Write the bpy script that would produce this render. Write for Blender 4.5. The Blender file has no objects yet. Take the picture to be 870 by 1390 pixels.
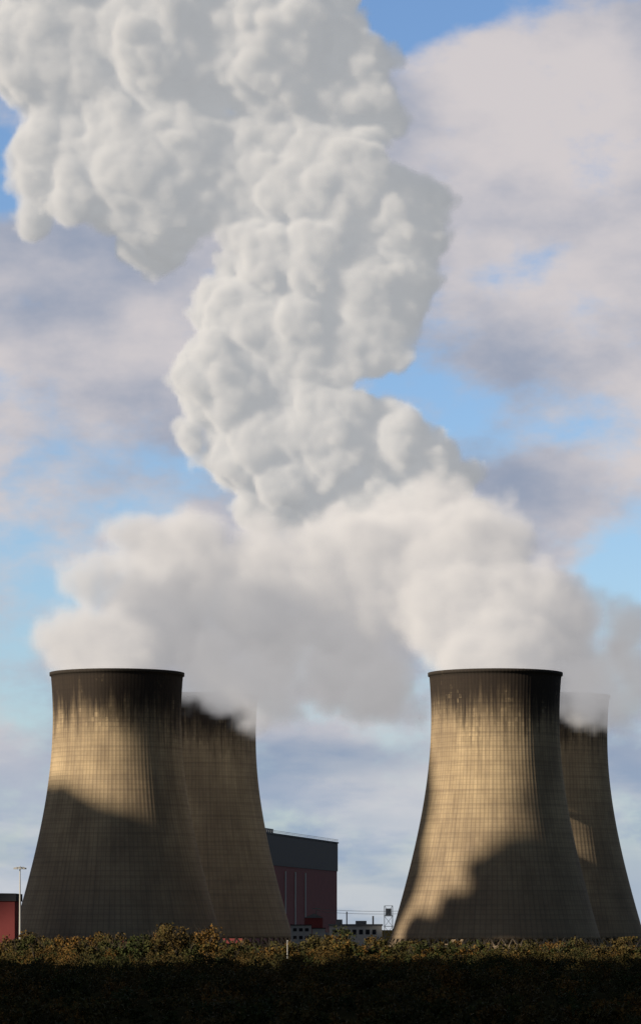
import bpy, math, numpy as np, time, os
from mathutils import Vector
T0=time.time()
sc=bpy.context.scene
rng=np.random.default_rng(3)
# ---------------------------------------------------------------- camera
cam=bpy.data.cameras.new("camera");co=bpy.data.objects.new("camera",cam);sc.collection.objects.link(co)
sc.camera=co;co.location=(0,0,8);co.rotation_euler=(math.radians(90),0,0)
cam.sensor_fit='HORIZONTAL';cam.sensor_width=36;cam.lens=200;cam.shift_y=(1262-695)/870;cam.clip_end=60000;cam.clip_start=1
sc.view_settings.view_transform='Standard';sc.view_settings.look='None';sc.view_settings.exposure=0
SUN_AZ=58;SUN_EL=20
# ---------------------------------------------------------------- node helper
class NB:
    def __init__(s,nt): s.nt=nt
    def n(s,t,**k):
        x=s.nt.nodes.new(t)
        for a,b in k.items(): setattr(x,a,b)
        return x
    def link(s,a,b): s.nt.links.new(a,b)
    def put(s,sock,v):
        if v is None: return
        if isinstance(v,(int,float,tuple,list)): sock.default_value=v
        else: s.link(v,sock)
    def m(s,op,a,b=None,c=None,clamp=False):
        x=s.n('ShaderNodeMath',operation=op,use_clamp=clamp)
        for i,v in enumerate((a,b,c)): s.put(x.inputs[i],v)
        return x.outputs[0]
    def ss(s,v,a,b,lo=0.,hi=1.):
        x=s.n('ShaderNodeMapRange',interpolation_type='SMOOTHSTEP')
        s.put(x.inputs['Value'],v);s.put(x.inputs['From Min'],a);s.put(x.inputs['From Max'],b);s.put(x.inputs['To Min'],lo);s.put(x.inputs['To Max'],hi)
        return x.outputs[0]
    def mix(s,f,a,b,bt='MIX'):
        x=s.n('ShaderNodeMix',data_type='RGBA',blend_type=bt)
        s.put(x.inputs[0],f)
        for sock,v in ((x.inputs[6],a),(x.inputs[7],b)):
            if isinstance(v,tuple) and len(v)==3: v=(*v,1)
            s.put(sock,v)
        return x.outputs[2]
    def noise(s,vec,scale,detail=4,rough=.5):
        x=s.n('ShaderNodeTexNoise');s.put(x.inputs['Vector'],vec);x.inputs['Scale'].default_value=scale
        x.inputs['Detail'].default_value=detail;x.inputs['Roughness'].default_value=rough
        return x.outputs[0]
    def xyz(s,a,b,c):
        x=s.n('ShaderNodeCombineXYZ')
        for i,v in enumerate((a,b,c)): s.put(x.inputs[i],v)
        return x.outputs[0]
# ---------------------------------------------------------------- world
w=bpy.data.worlds.new("World");sc.world=w;w.use_nodes=True
nt=w.node_tree;B=NB(nt);bg=nt.nodes['Background'];out=nt.nodes['World Output']
sk=B.n('ShaderNodeTexSky',sky_type='NISHITA',sun_disc=False,sun_elevation=math.radians(SUN_EL),sun_rotation=math.radians(180+SUN_AZ),dust_density=0.3,ozone_density=3.0)
tc=B.n('ShaderNodeTexCoord').outputs['Generated']
sep=B.n('ShaderNodeSeparateXYZ');B.link(tc,sep.inputs[0]);dx,dy,dz=sep.outputs
hl=B.m('SQRT',B.m('ADD',B.m('MULTIPLY',dx,dx),B.m('MULTIPLY',dy,dy)))
u=B.m('ARCTAN2',dx,dy);v=B.m('ARCTAN2',dz,hl)
um=B.m('MULTIPLY',u,1000);vm=B.m('MULTIPLY',v,1000)   # milliradians of azimuth / elevation
pv=B.xyz(B.m('MULTIPLY',um,.01),B.m('MULTIPLY',vm,.016),0.)
pw=B.xyz(B.m('MULTIPLY',um,.006),B.m('MULTIPLY',vm,.02),3.)
n1=B.noise(pv,2.2,6,.56);n2=B.noise(pv,1.5,6,.53);n3=B.noise(pw,3.0,5,.55)
def gauss(cx,cy,rx,ry,amp):
    a=B.m('DIVIDE',B.m('SUBTRACT',um,cx),rx);b=B.m('DIVIDE',B.m('SUBTRACT',vm,cy),ry)
    e=B.m('EXPONENT',B.m('MULTIPLY',B.m('ADD',B.m('MULTIPLY',a,a),B.m('MULTIPLY',b,b)),-1.))
    return B.m('MULTIPLY',e,amp)
# cloud cover: az, el, half widths (mrad), strength
cover=[(-86,245,10,10,-.7),(-90,210,9,13,-.7),(36,256,36,9,-.6),(20,243,12,10,-.35),(-76,98,20,17,-.45),(84,98,12,22,-.55),
 (28,158,14,13,-.4),(44,145,18,8,-.3),(65,215,36,34,.35),(-66,165,30,24,.3),(60,120,40,12,.15),(-85,72,14,10,-.1),(0,45,40,14,.15),(-60,190,20,10,.25),(70,170,25,15,.2)]
f=B.m('ADD',B.m('MULTIPLY',B.m('SUBTRACT',n1,.5),1.7),.60)
for c in cover: f=B.m('ADD',f,gauss(*c))
mask=B.ss(f,.25,.72)
sh=B.m('ADD',B.m('MULTIPLY',B.m('SUBTRACT',n2,.5),2.6),.58)
for c in [(70,220,30,30,.35),(50,180,26,14,.1),(-70,160,26,20,-.05),(0,48,34,5,-.7),(60,70,30,6,-.2),(-86,55,12,10,.4),(60,125,40,12,-.2),(85,40,12,8,-.35),(5,30,20,3,-.4)]: sh=B.m('ADD',sh,gauss(*c))
shs=B.ss(sh,.0,1.)
ccol=B.mix(shs,(.29,.34,.45),(.64,.60,.61))
low=B.ss(vm,20,75,1.,0.)
streak=B.ss(n3,.38,.62)
lowcol=B.mix(streak,(.25,.38,.55),(.58,.63,.68))
ccol=B.mix(B.m('MULTIPLY',low,.65),ccol,lowcol)
sector=B.ss(dy,.35,.9)             # the cloud bank stands in the north, the sky behind the viewer is clear
tint=B.mix(sector,(.8,.7,.66),(1.9,2.0,2.3))
blue=B.mix(1.0,sk.outputs[0],tint,'MULTIPLY')
B.link(blue,bg.inputs[0]);bg.inputs[1].default_value=.06
bg2=B.n('ShaderNodeBackground');B.link(ccol,bg2.inputs[0]);bg2.inputs[1].default_value=1.0
hz=B.ss(vm,5,60,.9,0.)
mk=B.m('MAXIMUM',mask,hz)
mk=B.m('MULTIPLY',mk,sector)
mxs=B.n('ShaderNodeMixShader');B.link(mk,mxs.inputs[0]);B.link(bg.outputs[0],mxs.inputs[1]);B.link(bg2.outputs[0],mxs.inputs[2]);B.link(mxs.outputs[0],out.inputs[0])
# ---------------------------------------------------------------- sun
sl=bpy.data.lights.new("sun",'SUN');sl.energy=5;sl.angle=math.radians(.5);sl.color=(1,.86,.68)
so=bpy.data.objects.new("sun",sl);sc.collection.objects.link(so)
az=math.radians(SUN_AZ);el=math.radians(SUN_EL)
S=Vector((-math.sin(az)*math.cos(el),-math.cos(az)*math.cos(el),math.sin(el)))
so.rotation_euler=S.to_track_quat('Z','Y').to_euler()
# ---------------------------------------------------------------- materials
def newmat(name):
    m=bpy.data.materials.new(name);m.use_nodes=True
    b=NB(m.node_tree);p=m.node_tree.nodes['Principled BSDF'];p.inputs['Roughness'].default_value=.9;p.inputs['Specular IOR Level'].default_value=.1
    return m,b,p
def simple(name,col,var=.25,scale=.5,rough=.85):
    m,b,p=newmat(name);o=b.n('ShaderNodeTexCoord').outputs['Object'];n=b.noise(o,scale,5,.6)
    c=b.mix(n,tuple(x*(1-var) for x in col),tuple(x*(1+var) for x in col));b.link(c,p.inputs['Base Color']);p.inputs['Roughness'].default_value=rough
    return m
# tower concrete
mc,b,p=newmat("weathered_concrete")
o=b.n('ShaderNodeTexCoord').outputs['Object'];s=b.n('ShaderNodeSeparateXYZ');b.link(o,s.inputs[0])
ang=b.m('ARCTAN2',s.outputs[1],s.outputs[0]);arc=b.m('MULTIPLY',ang,27.);z=s.outputs[2]
oi=b.n('ShaderNodeObjectInfo').outputs['Random'];seed=b.m('MULTIPLY',oi,57.)
uv=b.xyz(arc,z,seed)
br=b.n('ShaderNodeTexBrick',offset=.0,squash=1.);b.link(uv,br.inputs['Vector'])
br.inputs['Color1'].default_value=(.0,.0,.0,1);br.inputs['Color2'].default_value=(1,1,1,1);br.inputs['Mortar'].default_value=(.5,.5,.5,1)
br.inputs['Scale'].default_value=1;br.inputs['Mortar Size'].default_value=.16;br.inputs['Mortar Smooth'].default_value=.6;br.inputs['Brick Width'].default_value=1.5;br.inputs['Row Height'].default_value=2.0
panel=b.m('MULTIPLY',br.outputs['Color'],1.0)
big=b.noise(b.xyz(b.m('MULTIPLY',arc,.05),b.m('MULTIPLY',z,.03),seed),1.,5,.55)
streak=b.noise(b.xyz(b.m('MULTIPLY',arc,.55),b.m('MULTIPLY',z,.03),seed),1.,6,.7)
fine=b.noise(b.xyz(arc,z,seed),.8,4,.6)
rows=b.noise(b.xyz(b.m('MULTIPLY',arc,.03),b.m('MULTIPLY',z,.9),seed),1.,3,.6)
grime=b.noise(b.xyz(b.m('MULTIPLY',arc,.12),b.m('MULTIPLY',z,.06),seed),1.,7,.62)
base=b.mix(b.ss(big,.3,.7),(.34,.26,.165),(.55,.425,.26))
base=b.mix(b.m('MULTIPLY',b.ss(grime,.45,.68),.35),base,(.20,.15,.10))
base=b.mix(b.m('MULTIPLY',b.ss(streak,.42,.72),.38),base,(.14,.11,.085))
base=b.mix(b.m('MULTIPLY',b.ss(rows,.45,.7),.22),base,(.17,.13,.10))
base=b.mix(b.m('MULTIPLY',b.ss(z,75,5),.42),base,(.15,.115,.09))  # low staining, with the lower shell's shaded tone added in the colour
lift=b.m('MULTIPLY',b.m('GREATER_THAN',b.m('FRACT',b.m('DIVIDE',z,6.0)),.84),.18)
base=b.mix(lift,base,(.12,.09,.07))
base=b.mix(b.m('MULTIPLY',br.outputs['Fac'],.33),base,(.11,.09,.07))
base=b.mix(b.m('MULTIPLY',b.m('SUBTRACT',panel,.5),.18),base,(.5,.42,.3))
zz=b.m('ADD',z,b.m('ADD',b.m('MULTIPLY',b.m('SUBTRACT',streak,.5),30),b.m('MULTIPLY',b.m('SUBTRACT',big,.5),30)))
topz=b.ss(zz,84,107)
blot=b.ss(b.m('ADD',b.m('MULTIPLY',panel,.42),b.m('ADD',b.m('MULTIPLY',grime,1.1),b.m('ADD',b.m('MULTIPLY',fine,.3),b.m('MULTIPLY',topz,.4)))),.62,1.1)
base=b.mix(b.m('MULTIPLY',b.m('MULTIPLY',topz,blot),.96),base,(.028,.023,.021))
base=b.mix(b.m('MULTIPLY',b.ss(z,113.0,115),.6),base,(.05,.045,.04))
b.link(base,p.inputs['Base Color'])
bp=b.n('ShaderNodeBump');bp.inputs['Strength'].default_value=.12;bp.inputs['Distance'].default_value=.2
rib=b.m('SINE',b.m('MULTIPLY',ang,112.));b.link(b.m('ADD',rib,b.m('MULTIPLY',fine,1.2)),bp.inputs['Height']);b.link(bp.outputs[0],p.inputs['Normal'])
# ---------------------------------------------------------------- mesh helpers
class MB:
    def __init__(s): s.v=[];s.f=[]
    def add(s,vs,fs):
        o=len(s.v);s.v+=[tuple(x) for x in vs];s.f+=[tuple(i+o for i in f) for f in fs]
    def box(s,x0,x1,y0,y1,z0,z1):
        s.add([(x,y,z) for z in(z0,z1) for y in(y0,y1) for x in(x0,x1)],[(0,2,3,1),(4,5,7,6),(0,1,5,4),(2,6,7,3),(0,4,6,2),(1,3,7,5)])
    def beam(s,a,bb,r0,r1=None,n=6):
        r1=r0 if r1 is None else r1
        a=Vector(a);bb=Vector(bb);d=(bb-a).normalized();q=d.orthogonal().normalized();t=d.cross(q)
        vs=[]
        for P,r in((a,r0),(bb,r1)):
            for i in range(n):
                th=2*math.pi*i/n;vs.append(P+q*(math.cos(th)*r)+t*(math.sin(th)*r))
        s.add(vs,[(i,(i+1)%n,n+(i+1)%n,n+i) for i in range(n)]+[tuple(range(n))[::-1],tuple(range(n,2*n))])
    def obj(s,name,mat,parent=None,smooth=False,loc=None):
        me=bpy.data.meshes.new(name);me.from_pydata(s.v,[],s.f);me.update()
        if smooth: me.shade_smooth()
        me.materials.append(mat);ob=bpy.data.objects.new(name,me);sc.collection.objects.link(ob)
        if parent: ob.parent=parent
        if loc: ob.location=loc
        return ob
def empty(name,loc=(0,0,0),rot=0):
    e=bpy.data.objects.new(name,None);sc.collection.objects.link(e);e.location=loc;e.rotation_euler=(0,0,rot);return e
# ---------------------------------------------------------------- cooling towers
ZB=3.8
def R(z): return 27.0*math.sqrt(1+((z-97.1)/71.7)**2)
def tower(x,y,rot):
    e=empty("cooling_tower",(x,y,0),rot)
    n=144;zs=list(np.linspace(ZB,114.6,84));prof=[(R(z),z) for z in zs]
    prof+=[(R(115)+.55,114.7),(R(115)+.6,116.0),(R(115)-.5,116.0),(R(115)-.5,114.7)]
    prof+=[(R(z)-.7,z) for z in reversed(list(np.linspace(ZB,114,50)))]
    mb=MB();vs=[];fs=[];k=len(prof)
    for i in range(n):
        t=2*math.pi*i/n
        for r,z in prof: vs.append((r*math.cos(t),r*math.sin(t),z))
    for i in range(n):
        for j in range(k):
            a=i*k+j;b2=i*k+(j+1)%k;c=((i+1)%n)*k+(j+1)%k;d=((i+1)%n)*k+j;fs.append((a,d,c,b2))
    mb.add(vs,fs);ob=mb.obj("shell",mc,e,True)
    lg=MB();m=60;r0=R(0)+.8;r1=R(ZB)-.3
    for i in range(m):
        t=2*math.pi*i/m;dt=math.pi/m
        for sgn in(1,-1):
            lg.beam((r0*math.cos(t),r0*math.sin(t),0),(r1*math.cos(t+sgn*dt),r1*math.sin(t+sgn*dt),ZB+.3),.4)
    lg.obj("diagonal_legs",mc,e)
    bs=MB();vs=[];fs=[];pr=[(r0+4,0),(r0+4,1.2),(r0+3.4,1.2),(r0+3.4,.3),(0.01,.3)]
    for i in range(96):
        t=2*math.pi*i/96
        for r,z in pr: vs.append((r*math.cos(t),r*math.sin(t),z))
    for i in range(96):
        for j in range(4):
            a=i*5+j;d=((i+1)%96)*5+j;fs.append((a,d,d+1,a+1))
    bs.add(vs,fs);bs.obj("basin",mc,e)
    ld=MB();t=math.radians(40);prev=None
    for zz in np.linspace(ZB,116.5,30):
        r=R(zz)+.5;P=(r*math.cos(t),r*math.sin(t),zz)
        if prev: ld.beam(prev,P,.18,n=4)
        prev=P
    ld.obj("ladder",msteel,e)
    return e
msteel=simple("galvanised_steel",(.30,.31,.32),.2,1,.5)
tower(-85.7,1500,0.3);tower(73.6,1500,0.9);tower(-56.9,1647,0.6);tower(105.6,1647,1.1)
# ---------------------------------------------------------------- clouds of steam
def cloud(name,bl,voxel,mat_s=None,mat_v=None,noise=(),voro=(),warp=0,core=None,soft=4.0,pad=10,smin=5.,modul=None,rough=.5):
    ratio=1.4
    Rr=np.array([q[3] for q in bl]);cls=np.round(np.log(Rr)/math.log(ratio)).astype(int)
    P=np.array([q[:3] for q in bl]);C=P.mean(0)
    me=bpy.data.meshes.new(name);me.from_pydata([tuple(x) for x in (P-C)],[],[])
    at=me.attributes.new("cls",'INT','POINT');at.data.foreach_set('value',cls.astype(np.int32))
    ob=bpy.data.objects.new(name,me);sc.collection.objects.link(ob);ob.location=C
    P=P-C;mn=(P-Rr[:,None]).min(0)-pad;mx=(P+Rr[:,None]).max(0)+pad
    ng=bpy.data.node_groups.new(name,'GeometryNodeTree')
    ng.interface.new_socket('Geometry',in_out='INPUT',socket_type='NodeSocketGeometry')
    ng.interface.new_socket('Geometry',in_out='OUTPUT',socket_type='NodeSocketGeometry')
    b=NB(ng);N=b.n;L=b.link
    gi=N('NodeGroupInput');go=N('NodeGroupOutput')
    pos=N('GeometryNodeInputPosition').outputs[0];wp=pos
    if warp:
        tn=N('ShaderNodeTexNoise');tn.inputs['Scale'].default_value=1/30;tn.inputs['Detail'].default_value=3;L(pos,tn.inputs['Vector'])
        vs=N('ShaderNodeVectorMath',operation='SUBTRACT');L(tn.outputs['Color'],vs.inputs[0]);vs.inputs[1].default_value=(.5,.5,.5)
        vk=N('ShaderNodeVectorMath',operation='SCALE');L(vs.outputs[0],vk.inputs[0]);vk.inputs['Scale'].default_value=warp
        va=N('ShaderNodeVectorMath',operation='ADD');L(pos,va.inputs[0]);L(vk.outputs[0],va.inputs[1]);wp=va.outputs[0]
    na=N('GeometryNodeInputNamedAttribute',data_type='INT');na.inputs[0].default_value='cls';nacls=na.outputs['Attribute']
    sdf=None
    for c in sorted(set(cls.tolist())):
        cn=N('FunctionNodeCompare',data_type='INT',operation='EQUAL');L(nacls,cn.inputs[2]);cn.inputs[3].default_value=c
        sp=N('GeometryNodeSeparateGeometry');L(gi.outputs[0],sp.inputs[0]);L(cn.outputs[0],sp.inputs[1])
        pr=N('GeometryNodeProximity',target_element='POINTS');L(sp.outputs[0],pr.inputs[0])
        L(wp,[q for q in pr.inputs if q.name in('Source Position','Sample Position')][0])
        dd=b.m('SUBTRACT',pr.outputs['Distance'],ratio**c)
        sdf=dd if sdf is None else b.m('SMOOTH_MIN',sdf,dd,smin)
    for sc_,amp in noise:
        sdf=b.m('ADD',sdf,b.m('MULTIPLY',b.m('SUBTRACT',b.noise(pos,1/sc_,4,rough),.5),-2*amp))
    for sc_,amp in voro:
        vn=N('ShaderNodeTexVoronoi',feature='F1');vn.inputs['Scale'].default_value=1/sc_;L(wp,vn.inputs['Vector'])
        d=vn.outputs['Distance'];sdf=b.m('ADD',sdf,b.m('MULTIPLY',b.m('SUBTRACT',b.m('MULTIPLY',d,d),.25),amp*2))
    inv=b.m('MULTIPLY',sdf,-1.0)
    res=np.maximum(((mx-mn)/voxel).astype(int),4);print(name,res,res.prod(),len(bl))
    jn=N('GeometryNodeJoinGeometry')
    def vcube(f,bgv):
        vc=N('GeometryNodeVolumeCube');vc.inputs['Min'].default_value=mn;vc.inputs['Max'].default_value=mx
        for i,a in enumerate('XYZ'): vc.inputs['Resolution '+a].default_value=int(res[i])
        L(f,vc.inputs['Density']);vc.inputs['Background'].default_value=bgv;return vc.outputs[0]
    if core is not None:
        vm=N('GeometryNodeVolumeToMesh');L(vcube(inv,-1.),vm.inputs[0]);vm.inputs['Threshold'].default_value=core
        s2=N('GeometryNodeSetShadeSmooth');L(vm.outputs[0],s2.inputs[0])
        sm=N('GeometryNodeSetMaterial');L(s2.outputs[0],sm.inputs[0]);sm.inputs['Material'].default_value=mat_s;L(sm.outputs[0],jn.inputs[0])
    if mat_v:
        dn=b.m('DIVIDE',inv,soft,clamp=True)
        if modul:
            for sc_,lo,hi in modul: dn=b.m('MULTIPLY',dn,b.ss(b.noise(wp,1/sc_,5,.6),lo,hi))
        sm=N('GeometryNodeSetMaterial');L(vcube(dn,0.),sm.inputs[0]);sm.inputs['Material'].default_value=mat_v;L(sm.outputs[0],jn.inputs[0])
    L(jn.outputs[0],go.inputs[0])
    md=ob.modifiers.new('steam_field','NODES');md.node_group=ng
    for q in (mat_s,mat_v):
        if q: me.materials.append(q)
    t=time.time();bpy.context.evaluated_depsgraph_get();print(name,'eval',round(time.time()-t,1))
    return ob
ms,b,p=newmat("shadow_cloud_white");p.inputs['Base Color'].default_value=(.84,.87,.93,1);p.inputs['Roughness'].default_value=1;p.inputs['Specular IOR Level'].default_value=0
def vmat(name,sig,em,ecol=(1,1,1,1),g=-.25):
    m=bpy.data.materials.new(name);m.use_nodes=True;t=m.node_tree;t.nodes.remove(t.nodes['Principled BSDF']);b=NB(t)
    o=t.nodes['Material Output'];a=b.n('ShaderNodeAttribute',attribute_name='density')
    k=b.m('MULTIPLY',a.outputs['Fac'],sig)
    s=b.n('ShaderNodeVolumeScatter');s.inputs['Color'].default_value=(1,1,1,1);s.inputs['Anisotropy'].default_value=g;b.link(k,s.inputs['Density'])
    e=b.n('ShaderNodeEmission');e.inputs[0].default_value=ecol;b.link(b.m('MULTIPLY',k,em),e.inputs[1])  # even glow added in place of light scattered repeatedly inside the steam
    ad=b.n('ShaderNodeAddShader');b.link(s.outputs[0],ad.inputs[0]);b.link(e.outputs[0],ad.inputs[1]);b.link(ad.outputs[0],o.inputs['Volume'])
    return m
def puffs(bl,frac,n,seed):
    rg=np.random.default_rng(seed);o=[]
    for x,y,z,r in bl:
        for i in range(n):
            v=rg.normal(size=3);v/=np.linalg.norm(v);q=np.array((x,y,z))+v*(r*rg.uniform(.65,.95))
            o.append((*q,r*frac*rg.uniform(.6,1.2)))
    return o
def at(L,D):
    o=[]
    for a,c,r,dy in L:
        k=(D+dy)/4833;o.append(((a-435)*k,D+dy,8+(1262-c)*k,r*k))
    return o
A=[(70,-60,120,10),(250,-80,140,15),(390,-60,110,0),(85,60,112,15),(230,60,120,0),(370,60,110,-5),(440,130,98,0),(95,215,100,20),(215,225,115,10),(330,240,105,5),(440,240,95,-8),(470,320,75,-8),(525,310,78,0),(570,300,50,2),(590,280,32,4),(390,370,100,0),(505,400,78,-8),(340,440,82,5),(315,520,78,5),(415,490,95,0),(495,460,62,-5),(365,600,90,12),(262,600,36,12),(450,590,85,0),(385,670,60,20),(440,700,48,15),(530,600,62,-2),(585,620,55,0),(610,660,50,4),(565,670,55,0),(645,695,32,6),(500,670,62,5)]
b0=[(x,y,z,r*.9) for x,y,z,r in at(A,1700)]
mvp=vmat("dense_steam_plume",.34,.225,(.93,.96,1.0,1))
cloud("steam_plume",b0+puffs(b0,.42,12,1),1.5,None,mvp,noise=[(50,7),(18,6),(7,4)],voro=[(26,6),(11,3)],warp=16,soft=5,smin=4.,rough=.57)
Bs=[(159,900,78,20),(159,922,66,5),(110,870,62,20),(75,860,28,20),(200,840,75,40),(270,880,72,90),(310,925,50,147),(345,918,55,95),(370,950,38,95),(350,978,26,94),(300,932,42,104),(265,925,32,106),(120,790,45,30),(250,780,85,60),(350,800,85,60),(430,790,85,60),(400,870,50,80),(190,740,50,60),
 (480,770,80,60),(480,860,70,70),(510,920,55,80),(450,910,40,70),(560,780,90,60),(640,760,80,50),(630,850,80,30),(672,900,80,10),(672,925,66,5),(720,830,72,30),(770,850,60,90),(785,915,50,147),(790,928,42,104),(818,928,46,100),(842,905,46,100),(862,930,40,95),(838,962,32,100),(800,958,28,102),(850,850,42,90),(600,700,55,80),(530,720,55,90),(460,730,50,100),(375,745,45,100),(560,960,22,80)]
bb=at(Bs,1500)
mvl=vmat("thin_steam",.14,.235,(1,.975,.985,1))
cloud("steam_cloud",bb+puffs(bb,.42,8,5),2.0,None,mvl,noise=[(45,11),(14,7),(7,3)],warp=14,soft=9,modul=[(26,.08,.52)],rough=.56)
# unseen clouds added towards the sun, blobs shaped to cast shade on the towers
H=Vector((math.cos(az),-math.sin(az),0));V=S.cross(H)*-1
if V.z<0: V=-V
ref=Vector((-85.7,1500,0))
def occ(L,rf=ref):
    o=[]
    for h,v_,r,t in L:
        q=rf+H*h+V*v_+S*t;o.append((q.x,q.y,q.z,r))
    return o
O=[(0,16,46,1350),(-38,20,42,1380),(38,12,46,1350),(-110,60,60,1400),(-115,110,56,1410),(-82,95,46,1400),(-83,60,46,1400),(-86,135,44,1400),(52,90,26,1340),(64,60,24,1340),(5,152,24,1400)]
cloud("shadow_cloud",occ(O),3.5,ms,None,noise=[(36,12),(12,5)],core=0.,soft=5)
O=[(92,36,10,900),(112,47,14,930),(127,60,20,900),(129,100,17,900),(122,82,12,900),(106,30,14,900)]
cloud("shadow_cloud",occ(O),2,ms,None,noise=[(20,11),(7,4)],core=0.,soft=5)
cloud("shadow_cloud",occ([(0,0,150,1100),(20,40,120,1150),(-60,10,120,1100),(60,-40,150,1100),(120,-90,140,1100)],Vector((0,470,0))),9,ms,None,noise=[(90,35),(30,10)],core=0.,soft=5,pad=40)  # unseen cloud added to keep the foreground scrub in shadow
# ---------------------------------------------------------------- ground
mg,b,p=newmat("rough_grass_soil");o=b.n('ShaderNodeTexCoord').outputs['Object'];p.inputs['Specular IOR Level'].default_value=0
c=b.mix(b.ss(b.noise(o,.03,8,.6),.35,.65),(.022,.022,.010),(.035,.032,.013));c=b.mix(b.ss(b.noise(o,.6,5,.6),.4,.7),c,(.03,.022,.011));b.link(c,p.inputs['Base Color'])
g=MB();g.add([(-30000,-30000,0),(30000,-30000,0),(30000,30000,0),(-30000,30000,0)],[(0,1,2,3)]);g.obj("ground",mg)
# ---------------------------------------------------------------- vegetation
def fmat(name,k):
    mf,b,p=newmat(name);o=b.n('ShaderNodeTexCoord').outputs['Object']
    n=b.noise(o,.06,3,.5);n2=b.noise(o,.8,3,.6);K=lambda *c: tuple(x*k for x in c)
    at_=b.n('ShaderNodeAttribute',attribute_name='tint').outputs['Fac']
    c=b.mix(b.ss(n,.35,.65),K(.030,.038,.012),K(.070,.048,.017));c=b.mix(b.ss(at_,.55,1.),c,K(.135,.07,.018));c=b.mix(b.ss(at_,.35,.0),c,K(.018,.026,.010))
    c=b.mix(b.m('MULTIPLY',b.ss(n2,.45,.7),.5),c,K(.02,.016,.009));b.link(c,p.inputs['Base Color']);return mf
mf1=fmat("autumn_foliage",1.6);mf2=fmat("scrub_foliage",1.15)
mbark=simple("bark",(.06,.05,.04),.3,2)
def foliage(name,plants,leaf,dens,mat,trunks=True,seed=1):
    rg=np.random.default_rng(seed);Cs=[];Ts=[];Sz=[]
    tr=MB()
    for x,y,h,r in plants:
        tint=rg.uniform(0,1);nl=int(rg.integers(5,10))
        for k in range(nl):
            a=rg.uniform(0,2*math.pi);rr=r*rg.uniform(.1,.75);zz=h*rg.uniform(.25,.88);cr=r*rg.uniform(.25,.5)
            c=np.array((x+rr*math.cos(a),y+rr*math.sin(a),zz))
            m=int(dens*cr*cr)+6;d=rg.normal(size=(m,3));d/=np.linalg.norm(d,axis=1)[:,None]
            pts=c+d*(cr*rg.uniform(.3,1.2,size=(m,1)))*np.array((1,1,.85));pts[:,2]=np.maximum(pts[:,2],.1)
            Cs.append(pts);Ts.append(np.full(m,tint)*.7+rg.uniform(0,.3,m));Sz.append(leaf*rg.uniform(.5,1.3,m))
            if trunks: tr.beam((x,y,h*.15),c,.035*h*.4,.02*h*.2,5)
        if trunks: tr.beam((x,y,0),(x,y,h*.55),.02*h,.01*h,6)
        if trunks:
            for k in range(8):
                a=rg.uniform(0,6.28);tr.beam((x,y,h*.5),(x+r*.6*math.cos(a),y+r*.6*math.sin(a),h*rg.uniform(.8,1.08)),.06,.02,3)
    C=np.concatenate(Cs);T=np.concatenate(Ts);Z=np.concatenate(Sz);n=len(C)
    a=rg.normal(size=(n,3));a/=np.linalg.norm(a,axis=1)[:,None];q=rg.normal(size=(n,3));q-=a*(a*q).sum(1)[:,None];q/=np.linalg.norm(q,axis=1)[:,None]
    a*=Z[:,None];q*=(Z*.7)[:,None]
    V=np.stack([C-a,C-q,C+a,C+q],1).reshape(-1,3)
    me=bpy.data.meshes.new(name);me.vertices.add(4*n);me.vertices.foreach_set('co',V.ravel())
    me.loops.add(4*n);me.loops.foreach_set('vertex_index',np.arange(4*n,dtype=np.int32))
    me.polygons.add(n);me.polygons.foreach_set('loop_start',np.arange(0,4*n,4,dtype=np.int32));me.polygons.foreach_set('loop_total',np.full(n,4,dtype=np.int32))
    at2=me.attributes.new('tint','FLOAT','POINT');at2.data.foreach_set('value',np.repeat(T,4).astype(np.float32))
    me.update();me.materials.append(mat);ob=bpy.data.objects.new(name,me);sc.collection.objects.link(ob)
    if trunks: tr.obj("trunks_and_limbs",mbark,ob)
    print(name,n);return ob
rg=np.random.default_rng(11);pl=[]
for d in (840,870,905,950):
    wd=.155*d;x=-wd
    while x<wd:
        pxx=435+x/d*4833
        h=rg.uniform(3.2,5.8)
        if 215<pxx<285: h+=rg.uniform(1.5,3.8)
        elif pxx<215: h+=rg.uniform(0,2.2)
        elif 420<pxx<470: h+=rg.uniform(0,2.5)
        if 500<pxx<840 and d>850: h+=rg.uniform(-.7,.6)
        pl.append((x,d+rg.uniform(-18,18),h,h*rg.uniform(.35,.65)));x+=rg.uniform(2.0,4.8)
foliage("tree_line",pl,.34,36,mf1,True,5)
pl=[]
for d in (278,300,322,350,385,425,475,530,600,660,730,800):
    wd=.16*d;x=-wd
    while x<wd:
        h=rg.uniform(1.2,3.2)*(1 if d>380 else .7);pl.append((x,d+rg.uniform(-.05,.05)*d,h,h*rg.uniform(.7,1.3)));x+=rg.uniform(1.1,3.0)
foliage("scrub_vegetation",pl,.2,55,mf2,False,6)
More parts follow.
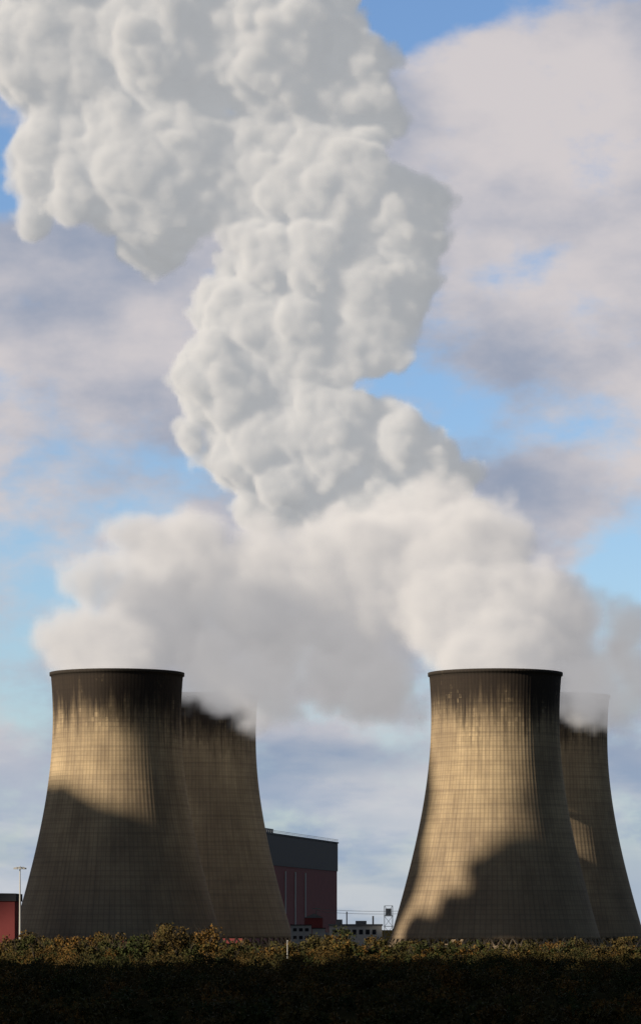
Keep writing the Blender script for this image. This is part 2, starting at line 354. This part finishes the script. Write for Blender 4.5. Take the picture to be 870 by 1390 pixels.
# ---------------------------------------------------------------- boiler house
mnavy=simple("dark_cladding",(.020,.023,.032),.2,.2,.6);mred=simple("red_cladding",(.21,.052,.052),.15,.15,.7);mwhite=simple("pale_cladding",(.5,.5,.48),.12,.3)
mgrey=simple("grey_cladding",(.16,.17,.18),.2,.3);mroof=simple("dark_roofing",(.05,.05,.055),.2,.2)
e=empty("boiler_house",(-40.4,1841,0),-math.atan2(40,228))
Lw=291
m=MB();m.box(-70,0,0,Lw,0,42.5);m.obj("red_lower_walls",mred,e)
m=MB();m.box(-70.3,.4,-.4,Lw+.4,42.5,59.2);m.obj("dark_upper_walls",mnavy,e)
m=MB();m.box(-70.8,.9,-.9,Lw+.9,59.2,60);m.obj("roof_edge",mgrey,e)
m=MB()
for yy in np.arange(4,Lw,6.): m.beam((.7,yy,60),(.7,yy,61.4),.1,n=4)
m.beam((.7,0,61.4),(.7,Lw,61.4),.12,n=4);m.beam((.7,0,60.7),(.7,Lw,60.7),.09,n=4);m.obj("roof_railing",msteel,e)
m=MB()
for yy in (120,150,182): m.box(.003,.5,yy,yy+2.2,0,40)
m.obj("downpipe_ducts",mwhite,e)
m=MB();m.box(.003,.4,60,Lw-20,4,6);m.box(-30,-12,100,150,60.003,64);m.obj("louvres_and_penthouse",mgrey,e)
# ---------------------------------------------------------------- red shed far left
e=empty("industrial_shed",(-160,1395,0))
m=MB();m.box(0,40.2,0,30,0,19);m.obj("walls",mred,e)
m=MB();m.add([(-.5,-.5,19),(40.7,-.5,19),(40.7,30.5,19),(-.5,30.5,19),(-.5,-.5,22.6),(40.7,-.5,22.0),(40.7,30.5,22.0),(-.5,30.5,22.6)],[(0,3,2,1),(4,5,6,7),(0,1,5,4),(1,2,6,5),(2,3,7,6),(3,0,4,7)]);m.obj("roof",mroof,e)
m=MB()
for xx in (4,12,20,28): m.box(xx,xx+4.5,-.12,.0,0.2,6)
m.obj("roller_doors",mroof,e)
# ---------------------------------------------------------------- high mast light
e=empty("high_mast_light",(-109.7,1300,0))
m=MB();m.beam((0,0,0),(0,0,31),.42,.2,10);m.box(-.8,.8,-.8,.8,0,.5);m.obj("mast",mwhite,e)
m=MB()
for i in range(16):
    t=2*math.pi*i/16;t2=2*math.pi*(i+1)/16;m.beam((1.5*math.cos(t),1.5*math.sin(t),30.6),(1.5*math.cos(t2),1.5*math.sin(t2),30.6),.12,n=5)
for i in range(4): t=math.pi/2*i+.4;m.beam((0,0,30.6),(1.5*math.cos(t),1.5*math.sin(t),30.6),.1,n=4)
m.obj("head_frame",msteel,e)
m=MB()
for i in range(8):
    t=2*math.pi*i/8;cx,cy=1.9*math.cos(t),1.9*math.sin(t);m.box(cx-.45,cx+.45,cy-.35,cy+.35,29.9,30.5)
m.obj("floodlights",mwhite,e)
# ---------------------------------------------------------------- site buildings between the tower pairs
e=empty("site_office",(-13,1560,0))
m=MB();m.box(0,9,0,12,0,9.6);m.box(9.3,15,2,12,0,8.2);m.obj("walls",mwhite,e)
m=MB();m.box(-.3,9.15,-.3,12.3,9.6,10);m.box(9.16,15.3,1.7,12.3,8.2,8.6);m.obj("roof",mroof,e)
m=MB()
for xx in (1,3.6,6.2): m.box(xx,xx+1.6,-.06,.0,7,8.4);m.box(xx,xx+1.6,-.06,.0,3.6,5)
m.obj("windows",mnavy,e)
e=empty("storage_shed",(-7,1590,0))
m=MB();m.box(0,8,0,14,0,13);m.obj("walls",mred,e)
m=MB();m.add([(-.3,-.3,13),(8.3,-.3,13),(8.3,14.3,13),(-.3,14.3,13),(4,-.3,15),(4,14.3,15)],[(0,1,4),(2,3,5),(0,4,5,3),(1,2,5,4),(0,3,2,1)]);m.obj("gable_roof",mgrey,e)
e=empty("pump_house",(4,1620,0))
m=MB();m.box(0,24,0,14,0,9.5);m.obj("walls",mwhite,e)
m=MB();m.box(-.4,24.4,-.4,14.4,9.5,10.3);m.box(3,6,3,8,10.303,12.4);m.box(12,17,3,8,10.303,11.8);m.obj("roof_and_plant",mgrey,e)
m=MB()
for xx in np.arange(1.5,22,3): m.box(xx,xx+1.8,-.06,0,5.6,7.8)
m.obj("windows",mnavy,e)
m=MB();m.beam((8,5,10.3),(8,5,16),.3);m.beam((20,6,10.3),(20,6,14),.4);m.obj("vent_pipes",msteel,e)
e=empty("lattice_gantry",(28.5,1585,0))
m=MB()
for lv in range(4):
    z0,z1=lv*4.6,(lv+1)*4.6
    cs=[(0,0),(3.6,0),(3.6,3.6),(0,3.6)]
    for i in range(4):
        a=cs[i];c2=cs[(i+1)%4];m.beam((*a,z0),(*a,z1),.16,n=4);m.beam((*a,z0),(*c2,z1),.1,n=4);m.beam((*a,z1),(*c2,z1),.13,n=4)
m.obj("frame",msteel,e)
m=MB()
for lv in (1,2): m.box(-.4,4,-.4,4,lv*4.6+4.603,lv*4.6+4.75)
m.box(.5,3.1,.5,3.1,14.0,17.2);m.obj("platforms",mwhite,e)
# overhead line
e=empty("overhead_power_line",(0,0,0))
m=MB()
for zz,yy in ((16.5,1700),(15.2,1700)):
    prev=None
    for i in range(25):
        t=i/24;x=-2+60*t;P=(x,yy,zz+1.2*(2*t-1)**2)
        if prev: m.beam(prev,P,.11,n=4)
        prev=P
m.obj("conductors",mgrey,e)
m=MB()
for x in(-2,58): m.beam((x,1700,0),(x,1700,18.5),.35,.2);m.box(x-2,x+2,1699.8,1700.2,17.6,18)
m.obj("poles",mgrey,e)
e=empty("roadside_post",(-7.6,818,0))
m=MB();m.beam((0,0,0),(0,0,5.2),.14,.09,8);m.box(-.2,.2,-.35,.2,5.2,5.4);m.obj("post",mwhite,e)
print("T",time.time()-T0)
